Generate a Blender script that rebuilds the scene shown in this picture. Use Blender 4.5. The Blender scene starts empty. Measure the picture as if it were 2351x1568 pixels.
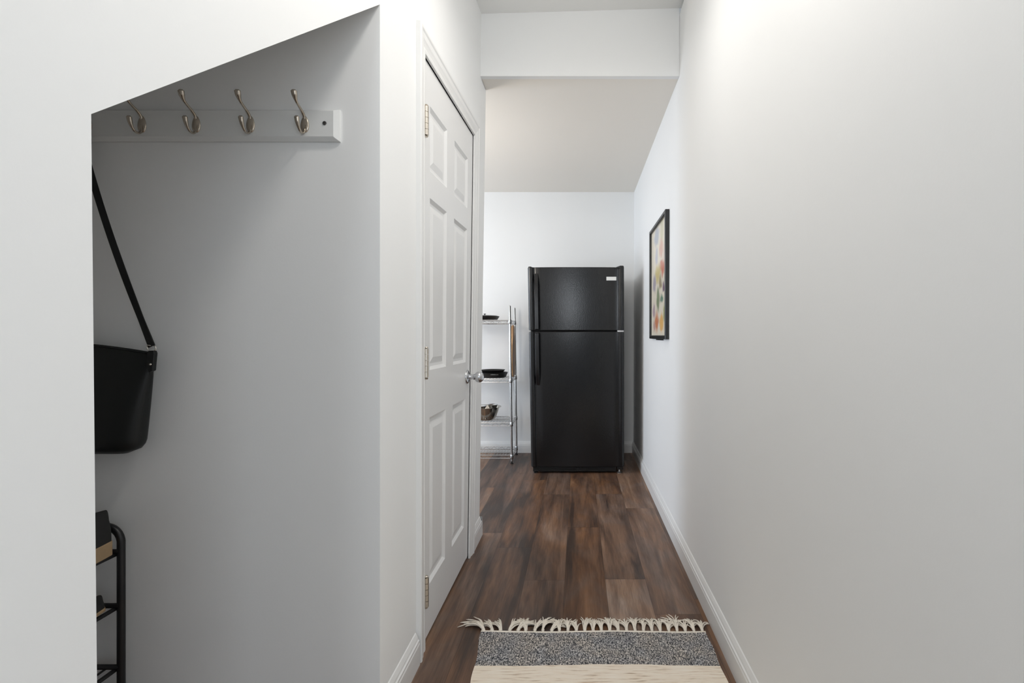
import bpy, math, random
from mathutils import Vector, Matrix
random.seed(7)
PI = math.pi
C = bpy.context.scene.collection
scn = bpy.context.scene

# ------------------------------------------------------------------ camera
cd = bpy.data.cameras.new('camera'); cam = bpy.data.objects.new('camera', cd); C.objects.link(cam)
cam.location = (0, 0, 1.08); cam.rotation_euler = (PI/2, 0, 0)
cd.sensor_width = 36; cd.sensor_fit = 'HORIZONTAL'
cd.lens = 1150/2351*36
cd.shift_x = -(1328-1175.5)/2351
cd.shift_y = -14/2351
cd.clip_start = 0.02
scn.camera = cam

# ------------------------------------------------------------------ world, lights, exposure
w = bpy.data.worlds.new('world'); scn.world = w; w.use_nodes = True
bg = w.node_tree.nodes['Background']
bg.inputs[0].default_value = (0.86, 0.93, 1.0, 1); bg.inputs[1].default_value = .25

def area(name, loc, rot, sx, sy, power, col):
    l = bpy.data.lights.new(name, 'AREA'); l.shape = 'RECTANGLE'; l.size = sx; l.size_y = sy
    l.energy = power; l.color = col
    o = bpy.data.objects.new(name, l); C.objects.link(o); o.location = loc; o.rotation_euler = rot
    return o
# flush ceiling lamp of the hall, above the frame
l = bpy.data.lights.new('hall_ceiling_lamp', 'POINT'); l.energy = 1.0; l.color = (1, .95, .89); l.shadow_soft_size = .09
o = bpy.data.objects.new('hall_ceiling_lamp', l); C.objects.link(o); o.location = (.07, .82, 2.60)
l = bpy.data.lights.new('hall_ceiling_lamp_disc', 'AREA'); l.shape = 'DISK'; l.size = .22; l.energy = 5.0; l.color = (1, .95, .89)
o = bpy.data.objects.new('hall_ceiling_lamp_disc', l); C.objects.link(o); o.location = (.07, .82, 2.58)
# added unseen fill near the header, brightens header, ceiling and door
l = bpy.data.lights.new('hall_rear_fill', 'POINT'); l.energy = 1.35; l.color = (1, .96, .91); l.shadow_soft_size = .10
o = bpy.data.objects.new('hall_rear_fill', l); C.objects.link(o); o.location = (0, 1.72, 2.50)
l = bpy.data.lights.new('hall_rear_fill_disc', 'AREA'); l.shape = 'DISK'; l.size = .22; l.energy = 2.2; l.color = (1, .96, .91)
o = bpy.data.objects.new('hall_rear_fill_disc', l); C.objects.link(o); o.location = (0, 1.72, 2.48)
# daylight from the entrance behind the camera
area('entrance_daylight', (1.55, -2.30, 1.30), (PI/2, 0, math.radians(33)), 1.5, 2.1, 22, (.84, .92, 1.0))
# glazing of the entrance door behind the camera
area('entrance_door_daylight', (-.42, -2.45, 1.72), (PI/2, 0, 0), .70, .62, 12, (.88, .94, 1.0))
# daylight through the kitchen window in the kitchen's left wall
area('kitchen_window_daylight', (-3.42, 3.35, 1.30), (0, -PI/2, 0), 1.5, 1.0, 34, (.74, .85, 1.0))
# warm kitchen lamp light, unseen point set mid-height to light the ceiling evenly
l = bpy.data.lights.new('kitchen_lamp_light', 'POINT'); l.energy = 10; l.color = (1, .91, .80); l.shadow_soft_size = .12
o = bpy.data.objects.new('kitchen_lamp_light', l); C.objects.link(o); o.location = (-1.25, 3.1, 1.65)

vs = scn.view_settings
scn.display_settings.display_device = 'sRGB'
vs.view_transform = 'Standard'; vs.look = 'None'; vs.gamma = 1; vs.use_curve_mapping = False
vs.exposure = 0.48

# ------------------------------------------------------------------ materials
def new_mat(name):
    m = bpy.data.materials.new(name); m.use_nodes = True
    nt = m.node_tree; return m, nt, nt.nodes['Principled BSDF']
def N(nt, t, **kw):
    n = nt.nodes.new(t)
    for k, v in kw.items():
        if k.startswith('i_'): n.inputs[k[2:].replace('_', ' ')].default_value = v
        else: setattr(n, k, v)
    return n
def mat(name, col, rough=.5, metal=0, bump=0, bscale=200, spec=.5, vary=0, vscale=8, coat=0):
    m, nt, b = new_mat(name)
    b.inputs['Base Color'].default_value = (*col, 1); b.inputs['Roughness'].default_value = rough
    b.inputs['Metallic'].default_value = metal; b.inputs['Specular IOR Level'].default_value = spec
    b.inputs['Coat Weight'].default_value = coat
    tc = N(nt, 'ShaderNodeTexCoord')
    if vary:
        n = N(nt, 'ShaderNodeTexNoise', i_Scale=vscale, i_Detail=4.0); nt.links.new(tc.outputs['Object'], n.inputs['Vector'])
        mx = N(nt, 'ShaderNodeMix', data_type='RGBA')
        mx.inputs[6].default_value = (*[c*(1-vary) for c in col], 1); mx.inputs[7].default_value = (*[min(1, c*(1+vary)) for c in col], 1)
        nt.links.new(n.outputs['Fac'], mx.inputs[0]); nt.links.new(mx.outputs[2], b.inputs['Base Color'])
    if bump:
        n = N(nt, 'ShaderNodeTexNoise', i_Scale=bscale, i_Detail=3.0); nt.links.new(tc.outputs['Object'], n.inputs['Vector'])
        bp = N(nt, 'ShaderNodeBump', i_Strength=bump, i_Distance=.001)
        nt.links.new(n.outputs['Fac'], bp.inputs['Height']); nt.links.new(bp.outputs['Normal'], b.inputs['Normal'])
    return m
M = {}
M['wall'] = mat('wall_paint', (.90, .905, .90), .55, bump=.12, bscale=160, spec=.35, vary=.012, vscale=3)
M['closet'] = M['wall']
M['ceiling'] = mat('ceiling_paint', (.88, .88, .865), .8, bump=.1, bscale=120, spec=.2)
M['kceiling'] = mat('kitchen_ceiling_paint', (.89, .85, .785), .8, bump=.1, bscale=120, spec=.2)
M['trim'] = mat('trim_gloss_paint', (.84, .84, .83), .32, bump=.05, bscale=60)
M['door'] = mat('door_gloss_paint', (.83, .83, .825), .35, bump=.06, bscale=90)
M['railw'] = mat('rail_white_paint', (.80, .81, .80), .35)
M['nickel'] = mat('satin_nickel', (.50, .44, .37), .22, 1)
M['hinge'] = mat('hinge_nickel', (.62, .57, .50), .3, 1)
M['chrome'] = mat('satin_chrome', (.60, .61, .63), .2, 1)
M['wire'] = mat('chrome_wire', (.62, .63, .64), .25, 1)
M['screw'] = mat('screw_steel', (.16, .16, .16), .4, 1)
M['leather'] = mat('black_leather', (.008, .009, .009), .45, bump=.25, bscale=500, spec=.35)
M['strap'] = mat('black_strap', (.007, .007, .007), .55, spec=.3)
M['silver'] = mat('buckle_silver', (.75, .72, .66), .25, 1)
M['rack'] = mat('black_powder_coat', (.008, .008, .009), .4)
M['shoe'] = mat('black_suede', (.012, .012, .012), .8, bump=.3, bscale=300)
M['sole'] = mat('tan_gum_sole', (.36, .25, .14), .6, vary=.15, vscale=60)
M['fridge'] = mat('black_fridge_enamel', (.0045, .0047, .0054), .19, bump=.40, bscale=150, spec=.5)
M['fridgeg'] = mat('black_fridge_plastic', (.010, .010, .011), .22)
M['grille'] = mat('black_grille_plastic', (.006, .006, .006), .4)
M['badge'] = mat('badge_silver', (.80, .80, .78), .4, .3)
M['white'] = mat('white_plastic', (.75, .75, .75), .4)
M['rubber'] = mat('black_rubber', (.01, .01, .01), .6)
M['iron'] = mat('cast_iron', (.014, .013, .012), .42, bump=.35, bscale=180)
M['castlabel'] = mat('pale_marking', (.55, .55, .52), .6)
M['steel'] = mat('stainless_steel', (.46, .43, .38), .18, 1)
M['ivory'] = mat('cream_cotton', (.90, .83, .73), .9, bump=.4, bscale=700, spec=.1, vary=.06, vscale=90)
M['frame'] = mat('black_frame_wood', (.012, .012, .012), .35)
M['dark'] = mat('dark_gap', (.02, .015, .012), .9)

def wood_board():
    m, nt, b = new_mat('bamboo_board')
    tc = N(nt, 'ShaderNodeTexCoord'); mp = N(nt, 'ShaderNodeMapping'); mp.inputs['Scale'].default_value = (40, 30, 2)
    n = N(nt, 'ShaderNodeTexNoise', i_Scale=2.0, i_Detail=4.0)
    r = N(nt, 'ShaderNodeValToRGB'); r.color_ramp.elements[0].color = (.42, .22, .10, 1); r.color_ramp.elements[1].color = (.72, .45, .24, 1)
    r.color_ramp.elements[0].position = .35; r.color_ramp.elements[1].position = .65
    nt.links.new(tc.outputs['Object'], mp.inputs[0]); nt.links.new(mp.outputs[0], n.inputs['Vector'])
    nt.links.new(n.outputs['Fac'], r.inputs[0]); nt.links.new(r.outputs[0], b.inputs['Base Color']); b.inputs['Roughness'].default_value = .5
    return m
M['board'] = wood_board()

def floor_mat():
    m, nt, b = new_mat('vinyl_plank_floor')
    L = nt.links.new
    tc = N(nt, 'ShaderNodeTexCoord'); at = N(nt, 'ShaderNodeAttribute', attribute_name='plank')
    sep = N(nt, 'ShaderNodeSeparateColor'); L(at.outputs['Color'], sep.inputs[0])
    off = N(nt, 'ShaderNodeVectorMath', operation='SCALE'); off.inputs['Scale'].default_value = 37.0; L(at.outputs['Color'], off.inputs[0])
    add = N(nt, 'ShaderNodeVectorMath', operation='ADD'); L(tc.outputs['Object'], add.inputs[0]); L(off.outputs[0], add.inputs[1])
    def noise(scale, sc, detail=5.0, dist=0.0, rough=.55):
        mp = N(nt, 'ShaderNodeMapping'); mp.inputs['Scale'].default_value = scale; L(add.outputs[0], mp.inputs[0])
        n = N(nt, 'ShaderNodeTexNoise', i_Scale=sc, i_Detail=detail, i_Distortion=dist, i_Roughness=rough); L(mp.outputs[0], n.inputs['Vector']); return n
    broad = noise((1, .15, 1), 8.0, 4.0, .5)
    streak = noise((1, .075, 1), 24.0, 6.0, .7, .58)
    fine = noise((1, .04, 1), 260.0, 4.0, .2)
    blot = noise((1, .45, 1), 5.5, 3.0, 1.2)
    r = N(nt, 'ShaderNodeValToRGB'); cr = r.color_ramp
    cr.elements[0].position = .34; cr.elements[0].color = (.050, .028, .019, 1)
    cr.elements[1].position = .70; cr.elements[1].color = (.35, .20, .112, 1)
    e = cr.elements.new(.45); e.color = (.125, .060, .031, 1)
    e = cr.elements.new(.57); e.color = (.215, .106, .050, 1)
    # combine
    s1 = N(nt, 'ShaderNodeMath', operation='MULTIPLY'); L(broad.outputs['Fac'], s1.inputs[0]); s1.inputs[1].default_value = .62
    s2 = N(nt, 'ShaderNodeMath', operation='MULTIPLY_ADD'); L(streak.outputs['Fac'], s2.inputs[0]); s2.inputs[1].default_value = .42; L(s1.outputs[0], s2.inputs[2])
    s3 = N(nt, 'ShaderNodeMath', operation='MULTIPLY_ADD'); L(sep.outputs[0], s3.inputs[0]); s3.inputs[1].default_value = .20; L(s2.outputs[0], s3.inputs[2])
    s4 = N(nt, 'ShaderNodeMath', operation='SUBTRACT'); L(s3.outputs[0], s4.inputs[0]); s4.inputs[1].default_value = .115
    L(s4.outputs[0], r.inputs[0])
    # greyish weathered tone, on part of the planks
    grey = N(nt, 'ShaderNodeMix', data_type='RGBA'); L(r.outputs[0], grey.inputs[6])
    g2 = N(nt, 'ShaderNodeHueSaturation'); g2.inputs['Saturation'].default_value = .62; g2.inputs['Value'].default_value = 1.0; L(r.outputs[0], g2.inputs['Color'])
    L(g2.outputs[0], grey.inputs[7])
    gm = N(nt, 'ShaderNodeMapRange'); gm.inputs['From Min'].default_value = .42; gm.inputs['From Max'].default_value = .66; L(blot.outputs['Fac'], gm.inputs[0])
    gf = N(nt, 'ShaderNodeMath', operation='MULTIPLY_ADD', use_clamp=True); L(sep.outputs[1], gf.inputs[0]); gf.inputs[1].default_value = .5
    gg = N(nt, 'ShaderNodeMath', operation='MULTIPLY'); L(gm.outputs[0], gg.inputs[0]); gg.inputs[1].default_value = .55
    L(gg.outputs[0], gf.inputs[2]); L(gf.outputs[0], grey.inputs[0])
    # fine grain
    fg = N(nt, 'ShaderNodeMapRange'); fg.inputs['From Min'].default_value = .3; fg.inputs['From Max'].default_value = .7
    fg.inputs['To Min'].default_value = .80; fg.inputs['To Max'].default_value = 1.16; L(fine.outputs['Fac'], fg.inputs[0])
    mul = N(nt, 'ShaderNodeVectorMath', operation='SCALE'); L(grey.outputs[2], mul.inputs[0]); L(fg.outputs[0], mul.inputs['Scale'])
    # seams from UV (u, v in metres from the plank's edges, stored normalised)
    uv = N(nt, 'ShaderNodeUVMap', uv_map='plank_uv'); su = N(nt, 'ShaderNodeSeparateXYZ'); L(uv.outputs[0], su.inputs[0])
    def edge(o, wdt):
        a = N(nt, 'ShaderNodeMath', operation='SUBTRACT'); L(o, a.inputs[0]); a.inputs[1].default_value = .5
        c = N(nt, 'ShaderNodeMath', operation='ABSOLUTE'); L(a.outputs[0], c.inputs[0])
        g = N(nt, 'ShaderNodeMath', operation='GREATER_THAN'); L(c.outputs[0], g.inputs[0]); g.inputs[1].default_value = .5-wdt; return g
    e1 = edge(su.outputs[0], .0045); e2 = edge(su.outputs[1], .0009)
    mxx = N(nt, 'ShaderNodeMath', operation='MAXIMUM'); L(e1.outputs[0], mxx.inputs[0]); L(e2.outputs[0], mxx.inputs[1])
    seam = N(nt, 'ShaderNodeMath', operation='MULTIPLY_ADD'); L(mxx.outputs[0], seam.inputs[0]); seam.inputs[1].default_value = -.55; seam.inputs[2].default_value = 1.0
    fin = N(nt, 'ShaderNodeVectorMath', operation='SCALE'); L(mul.outputs[0], fin.inputs[0]); L(seam.outputs[0], fin.inputs['Scale'])
    L(fin.outputs[0], b.inputs['Base Color'])
    b.inputs['Roughness'].default_value = .42; b.inputs['Specular IOR Level'].default_value = .4
    bp = N(nt, 'ShaderNodeBump', i_Strength=.25, i_Distance=.0008); L(fine.outputs['Fac'], bp.inputs['Height']); L(bp.outputs[0], b.inputs['Normal'])
    return m
M['floor'] = floor_mat()

def rug_grey():
    m, nt, b = new_mat('grey_woven_cotton'); L = nt.links.new
    tc = N(nt, 'ShaderNodeTexCoord')
    mp = N(nt, 'ShaderNodeMapping'); mp.inputs['Scale'].default_value = (1, .42, 1); L(tc.outputs['Object'], mp.inputs[0])
    n = N(nt, 'ShaderNodeTexNoise', i_Scale=330.0, i_Detail=2.0, i_Distortion=.5); L(mp.outputs[0], n.inputs['Vector'])
    n2 = N(nt, 'ShaderNodeTexNoise', i_Scale=14.0, i_Detail=3.0); L(tc.outputs['Object'], n2.inputs['Vector'])
    r = N(nt, 'ShaderNodeValToRGB'); cr = r.color_ramp; cr.elements[0].position = .36; cr.elements[0].color = (.04, .043, .05, 1)
    cr.elements[1].position = .62; cr.elements[1].color = (.72, .68, .63, 1); e = cr.elements.new(.50); e.color = (.25, .24, .235, 1)
    L(n.outputs['Fac'], r.inputs[0])
    mx = N(nt, 'ShaderNodeMix', data_type='RGBA', blend_type='MULTIPLY'); mx.inputs[0].default_value = .5
    r2 = N(nt, 'ShaderNodeValToRGB'); r2.color_ramp.elements[0].color = (.62, .68, .8, 1); r2.color_ramp.elements[1].color = (1, .93, .86, 1)
    r2.color_ramp.elements[0].position = .35; r2.color_ramp.elements[1].position = .65
    L(n2.outputs['Fac'], r2.inputs[0]); L(r.outputs[0], mx.inputs[6]); L(r2.outputs[0], mx.inputs[7]); L(mx.outputs[2], b.inputs['Base Color'])
    b.inputs['Roughness'].default_value = .95; b.inputs['Specular IOR Level'].default_value = .1
    bp = N(nt, 'ShaderNodeBump', i_Strength=.8, i_Distance=.002); L(n.outputs['Fac'], bp.inputs['Height']); L(bp.outputs[0], b.inputs['Normal'])
    return m
def rug_cream():
    m, nt, b = new_mat('cream_woven_cotton'); L = nt.links.new
    tc = N(nt, 'ShaderNodeTexCoord')
    mp = N(nt, 'ShaderNodeMapping'); mp.inputs['Scale'].default_value = (.09, 1, 1); L(tc.outputs['Object'], mp.inputs[0])
    n = N(nt, 'ShaderNodeTexNoise', i_Scale=150.0, i_Detail=3.0); L(mp.outputs[0], n.inputs['Vector'])
    r = N(nt, 'ShaderNodeValToRGB'); cr = r.color_ramp; cr.elements[0].position = .58; cr.elements[0].color = (.86, .75, .62, 1)
    cr.elements[1].position = .78; cr.elements[1].color = (.36, .22, .12, 1); e = cr.elements.new(.30); e.color = (.92, .84, .73, 1)
    L(n.outputs['Fac'], r.inputs[0]); L(r.outputs[0], b.inputs['Base Color'])
    b.inputs['Roughness'].default_value = .95; b.inputs['Specular IOR Level'].default_value = .1
    wv = N(nt, 'ShaderNodeTexNoise', i_Scale=260.0, i_Detail=2.0); mp2 = N(nt, 'ShaderNodeMapping'); mp2.inputs['Scale'].default_value = (.35, 1, 1)
    L(tc.outputs['Object'], mp2.inputs[0]); L(mp2.outputs[0], wv.inputs['Vector'])
    bp = N(nt, 'ShaderNodeBump', i_Strength=.6, i_Distance=.002); L(wv.outputs['Fac'], bp.inputs['Height']); L(bp.outputs[0], b.inputs['Normal'])
    return m
M['rug_grey'] = rug_grey(); M['rug_cream'] = rug_cream()

def art_mat():
    """soft botanical watercolour: blurred blobs of colour on cream paper, in the sheet's own y/z"""
    m, nt, b = new_mat('watercolour_print'); L = nt.links.new
    tc = N(nt, 'ShaderNodeTexCoord')
    ds = N(nt, 'ShaderNodeTexNoise', i_Scale=14.0, i_Detail=3.0); L(tc.outputs['Object'], ds.inputs['Vector'])
    sb = N(nt, 'ShaderNodeVectorMath', operation='SUBTRACT'); sb.inputs[1].default_value = (.5, .5, .5); L(ds.outputs['Color'], sb.inputs[0])
    sc = N(nt, 'ShaderNodeVectorMath', operation='SCALE'); sc.inputs['Scale'].default_value = .10; L(sb.outputs[0], sc.inputs[0])
    co = N(nt, 'ShaderNodeVectorMath', operation='ADD'); L(tc.outputs['Object'], co.inputs[0]); L(sc.outputs[0], co.inputs[1])
    prev = None
    # (y, z, radius y, radius z, colour): z measured from the sheet's bottom
    blobs = [(.22, .58, .10, .05, (.42, .45, .52)), (.42, .60, .06, .10, (.62, .58, .40)), (.40, .49, .07, .05, (.72, .42, .33)),
             (.22, .47, .05, .05, (.50, .50, .58)), (.43, .38, .09, .045, (.60, .16, .09)), (.27, .36, .10, .055, (.62, .50, .18)),
             (.13, .31, .06, .05, (.40, .36, .42)), (.36, .30, .05, .035, (.32, .25, .14)), (.47, .27, .04, .025, (.13, .06, .14)),
             (.28, .21, .06, .07, (.20, .26, .14)), (.42, .20, .06, .03, (.12, .24, .17)), (.10, .14, .05, .04, (.45, .33, .38)),
             (.22, .08, .08, .06, (.62, .20, .08)), (.41, .07, .07, .05, (.80, .45, .12)), (.50, .12, .04, .05, (.42, .42, .20)),
             (.12, .05, .05, .03, (.55, .35, .30)), (.50, .45, .04, .04, (.75, .60, .52))]
    base = N(nt, 'ShaderNodeRGB'); base.outputs[0].default_value = (.80, .73, .60, 1); prev = base.outputs[0]
    for (y, z, ry, rz, col) in blobs:
        y = .586-y; ry *= 1.2; rz *= 1.25; z = z*1.08
        mp = N(nt, 'ShaderNodeMapping', vector_type='POINT'); mp.inputs['Location'].default_value = (0, -y/ry, -z/rz); mp.inputs['Scale'].default_value = (0, 1/ry, 1/rz)
        L(co.outputs[0], mp.inputs[0])
        ln = N(nt, 'ShaderNodeVectorMath', operation='LENGTH'); L(mp.outputs[0], ln.inputs[0])
        mr = N(nt, 'ShaderNodeMapRange', interpolation_type='SMOOTHSTEP'); mr.inputs['From Min'].default_value = 1.15; mr.inputs['From Max'].default_value = .45
        mr.inputs['To Max'].default_value = .92; L(ln.outputs['Value'], mr.inputs[0])
        mx = N(nt, 'ShaderNodeMix', data_type='RGBA'); L(mr.outputs[0], mx.inputs[0]); L(prev, mx.inputs[6]); mx.inputs[7].default_value = (*col, 1); prev = mx.outputs[2]
    L(prev, b.inputs['Base Color']); b.inputs['Roughness'].default_value = .4; b.inputs['Coat Weight'].default_value = .3
    return m
M['art'] = art_mat()

# ------------------------------------------------------------------ mesh helpers
class MB:
    def __init__(s): s.v = []; s.f = []
    def add(s, vs, fs):
        o = len(s.v); s.v += [tuple(p) for p in vs]; s.f += [tuple(i+o for i in f) for f in fs]; return s
    def box(s, x0, x1, y0, y1, z0, z1):
        x0, x1 = sorted((x0, x1)); y0, y1 = sorted((y0, y1)); z0, z1 = sorted((z0, z1))
        v = [(x, y, z) for x in (x0, x1) for y in (y0, y1) for z in (z0, z1)]
        return s.add(v, [(0, 1, 3, 2), (4, 6, 7, 5), (0, 4, 5, 1), (2, 3, 7, 6), (0, 2, 6, 4), (1, 5, 7, 3)])
    def prism(s, poly, axis, a, b):
        """closed polygon (CCW or CW) extruded along an axis: axis 0 -> poly is (y,z), 1 -> (x,z), 2 -> (x,y)"""
        def P(p, t):
            q = list(p); q.insert(axis, t); return tuple(q)
        n = len(poly); v = [P(p, a) for p in poly]+[P(p, b) for p in poly]
        f = [tuple(range(n))[::-1], tuple(range(n, 2*n))]+[(i, (i+1) % n, n+(i+1) % n, n+i) for i in range(n)]
        return s.add(v, f)
    def tube(s, pts, r, n=10, cap=True, closed=False, flat=1.0):
        pts = [Vector(p) for p in pts]; rs = r if isinstance(r, (list, tuple)) else [r]*len(pts)
        m = len(pts); rings = []; up = None
        for i, p in enumerate(pts):
            if closed: t = pts[(i+1) % m]-pts[i-1]
            else: t = pts[min(i+1, m-1)]-pts[max(i-1, 0)]
            t.normalize()
            if up is None:
                up = Vector((0, 0, 1)) if abs(t.z) < .9 else Vector((0, 1, 0))
            a = (up-t*up.dot(t)).normalized(); up = a; b = t.cross(a)
            rings.append([p+(a*math.cos(2*PI*k/n)*rs[i]+b*math.sin(2*PI*k/n)*rs[i]*flat) for k in range(n)])
        v = [q for ring in rings for q in ring]; f = []
        for i in range(m if closed else m-1):
            j = (i+1) % m
            for k in range(n): f.append((i*n+k, i*n+(k+1) % n, j*n+(k+1) % n, j*n+k))
        if cap and not closed: f.append(tuple(range(n))[::-1]); f.append(tuple((m-1)*n+k for k in range(n)))
        return s.add(v, f)
    def lathe(s, prof, c=(0, 0, 0), axis='z', n=40):
        """prof: list of (r, h)"""
        v = []; f = []
        for r, h in prof:
            for k in range(n):
                a = 2*PI*k/n; x, y, z = r*math.cos(a), r*math.sin(a), h
                if axis == 'x': x, y, z = h, r*math.cos(a), r*math.sin(a)
                if axis == 'y': x, y, z = r*math.cos(a), h, r*math.sin(a)
                v.append((x+c[0], y+c[1], z+c[2]))
        for i in range(len(prof)-1):
            for k in range(n): f.append((i*n+k, i*n+(k+1) % n, (i+1)*n+(k+1) % n, (i+1)*n+k))
        if prof[0][0] > 1e-5: f.append(tuple(range(n))[::-1])
        if prof[-1][0] > 1e-5: f.append(tuple((len(prof)-1)*n+k for k in range(n)))
        return s.add(v, f)
    def build(s, name, m, parent=None, smooth=False, bevel=0, loc=None, warp=None, subdiv=0, weld=True):
        vs = s.v
        if warp: vs = [warp(*p) for p in vs]
        me = bpy.data.meshes.new(name); off = loc or (0, 0, 0)
        me.from_pydata([(p[0]-off[0], p[1]-off[1], p[2]-off[2]) for p in vs], [], s.f)
        import bmesh
        bm = bmesh.new(); bm.from_mesh(me)
        if weld: bmesh.ops.remove_doubles(bm, verts=bm.verts, dist=1e-6)
        bmesh.ops.recalc_face_normals(bm, faces=bm.faces); bm.to_mesh(me); bm.free()
        me.materials.append(m if not isinstance(m, str) else M[m])
        o = bpy.data.objects.new(name, me); C.objects.link(o); o.location = off
        if parent:
            o.parent = parent
            if loc is None: o.location = tuple(-c for c in parent.location) if parent.get('_abs') else (0, 0, 0)
        if smooth:
            for p in me.polygons: p.use_smooth = True
            if smooth == 'auto':
                md = o.modifiers.new('edge', 'EDGE_SPLIT'); md.split_angle = math.radians(40)
        if bevel:
            b = o.modifiers.new('bevel', 'BEVEL'); b.width = bevel; b.segments = 3; b.limit_method = 'ANGLE'; b.angle_limit = math.radians(35)
            for p in me.polygons: p.use_smooth = True
            b.harden_normals = True
        if subdiv:
            sd = o.modifiers.new('sub', 'SUBSURF'); sd.levels = subdiv; sd.render_levels = subdiv
        return o
def tag(o, label, cat, group=None, kind=None):
    o['label'] = label; o['category'] = cat
    if group: o['group'] = group
    if kind: o['kind'] = kind
    return o
def thing(name, loc, label, cat, group=None):
    """Empty at the thing's base; parts are modelled in world coordinates and shifted under it"""
    o = bpy.data.objects.new(name, None); C.objects.link(o); o.location = loc; o.empty_display_size = .05
    tag(o, label, cat, group); return o
def part(mb, name, m, root, **kw):
    """mesh given in world coordinates, child of root (an unrotated empty or mesh)"""
    o = mb.build(name, m, None, **kw)
    base = Vector((0, 0, 0)); r = root
    while r: base += r.location; r = r.parent
    o.parent = root; o.location = Vector(o.location)-base
    return o
def struct(o): o['kind'] = 'structure'; return o

# slight twist of the hall's left wall towards the header (the top leans into the hall)
def lean(y): return .0150*max(0, min(1, (y-1.72)/.83))
def WL(x, y, z): return (x+lean(y)*z if x > -.75 else x, y, z)
def WR(x, y, z): return (x+.0035*z, y, z)

# ------------------------------------------------------------------ structure
XL, XR = -.535, .506           # hall walls
YJ0, YJ1 = .55, 1.35           # under-stairs opening
YD0, YD1 = 1.715, 2.43         # door opening
YE = 2.70                      # end of the left hall wall
YH = 2.55                      # header face
ZH, ZC = 2.40, 2.717
YB = 4.62                      # kitchen back wall
TH = .11

# floor: rows of planks
def floor():
    PW, PL = .178, 1.19
    known = {0: 2.82, -1: 2.21, -2: 2.55, -3: 2.74, 1: 2.22, 2: 1.94}    # first known joint of the rows in the hall
    vs, fs, cols, uvs = [], [], [], []
    for r in range(-21, 7):
        x0 = -.06+PW*r; x1 = x0+PW
        x0c, x1c = max(x0, -3.6), min(x1, .62)
        if x1c <= x0c: continue
        j = known.get(r, random.uniform(0, PL)); y = j-PL*math.ceil((j+1.6)/PL)
        while y < 4.75:
            y0, y1 = y, y+PL; a, b_ = max(y0, -1.3), min(y1, 4.75)
            y = y1
            if b_ <= a: continue
            o = len(vs); vs += [(x0c, a, 0), (x1c, a, 0), (x1c, b_, 0), (x0c, b_, 0)]; fs.append((o, o+1, o+2, o+3))
            cols.append((random.random(), random.random(), random.random(), 1))
            u = lambda x: (x-x0)/PW
            v = lambda t: (t-y0)/PL
            uvs += [(u(x0c), v(a)), (u(x1c), v(a)), (u(x1c), v(b_)), (u(x0c), v(b_))]
    # slab underneath
    nf = len(fs); o = len(vs)
    vs += [(x, y, z) for x in (-3.6, .62) for y in (-1.3, 4.75) for z in (-.06, -.002)]
    fs += [tuple(i+o for i in f) for f in [(0, 1, 3, 2), (4, 6, 7, 5), (0, 4, 5, 1), (2, 3, 7, 6), (0, 2, 6, 4)]]
    me = bpy.data.meshes.new('floor'); me.from_pydata(vs, [], fs)
    ca = me.color_attributes.new('plank', 'FLOAT_COLOR', 'CORNER'); ul = me.uv_layers.new(name='plank_uv')
    for i, p in enumerate(me.polygons):
        for k, li in enumerate(p.loop_indices):
            if i < nf: ca.data[li].color = cols[i]; ul.data[li].uv = uvs[i*4+k]
            else: ca.data[li].color = (.5, .5, .5, 1); ul.data[li].uv = (.5, .5)
    me.materials.append(M['floor'])
    f = bpy.data.objects.new('floor', me); C.objects.link(f); struct(f)
floor()

# left hall wall with the under-stairs opening and the doorway
b = MB()
def wl(y0, y1, z0, z1):
    ny = max(1, round((y1-y0)/.12)); nz = max(1, round((z1-z0)/.4))
    for i in range(ny):
        for k in range(nz):
            ya, yb = y0+(y1-y0)*i/ny, y0+(y1-y0)*(i+1)/ny; za, zb = z0+(z1-z0)*k/nz, z0+(z1-z0)*(k+1)/nz
            for x in (XL, XL-TH): b.add([(x, ya, za), (x, yb, za), (x, yb, zb), (x, ya, zb)], [(0, 1, 2, 3)])
SL0, SL1 = 1.323, 1.972
for x in (XL, XL-TH):
    b.add([(x, .20, 0), (x, YJ0+.014, 0), (x, YJ0, SL0), (x, YJ0, ZC), (x, .20, ZC)], [(0, 1, 2, 3, 4)])
    b.add([(x, .20, 1.0385), (x, .20, ZC), (x, -1.2, ZC), (x, -1.2, 0), (x, -1.08, 0)], [(0, 1, 2, 3, 4)])
    b.add([(x, YJ0, SL0), (x, YJ1, SL1), (x, YJ1, ZC), (x, YJ0, ZC)], [(0, 1, 2, 3)])
a = XL; c = XL-TH
b.add([(a, YJ0+.014, 0), (c, YJ0+.014, 0), (c, YJ0, SL0), (a, YJ0, SL0)], [(0, 1, 2, 3)])
b.add([(a, YJ0, SL0), (c, YJ0, SL0), (c, YJ1, SL1), (a, YJ1, SL1)], [(0, 1, 2, 3)])
b.add([(a, YJ1, 0), (c, YJ1, 0), (c, YJ1, SL1), (a, YJ1, SL1)], [(0, 1, 2, 3)])
b.add([(a, .20, 0), (c, .20, 0), (c, .20, 1.0385), (a, .20, 1.0385)], [(0, 1, 2, 3)])
b.add([(a, -1.2, 0), (c, -1.2, 0), (c, -1.2, ZC), (a, -1.2, ZC)], [(0, 1, 2, 3)])
wl(YJ1, YD0, 0, ZC); wl(YD0, YD1, 2.055, ZC); wl(YD1, YH, 0, ZC); wl(YH, YE, 0, ZH)
b.add([(a, YE, 0), (c, YE, 0), (c, YE, ZH), (a, YE, ZH)], [(0, 1, 2, 3)])
for y in (YD0, YD1): b.add([(a, y, 0), (c, y, 0), (c, y, 2.055), (a, y, 2.055)], [(0, 1, 2, 3)])
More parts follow.
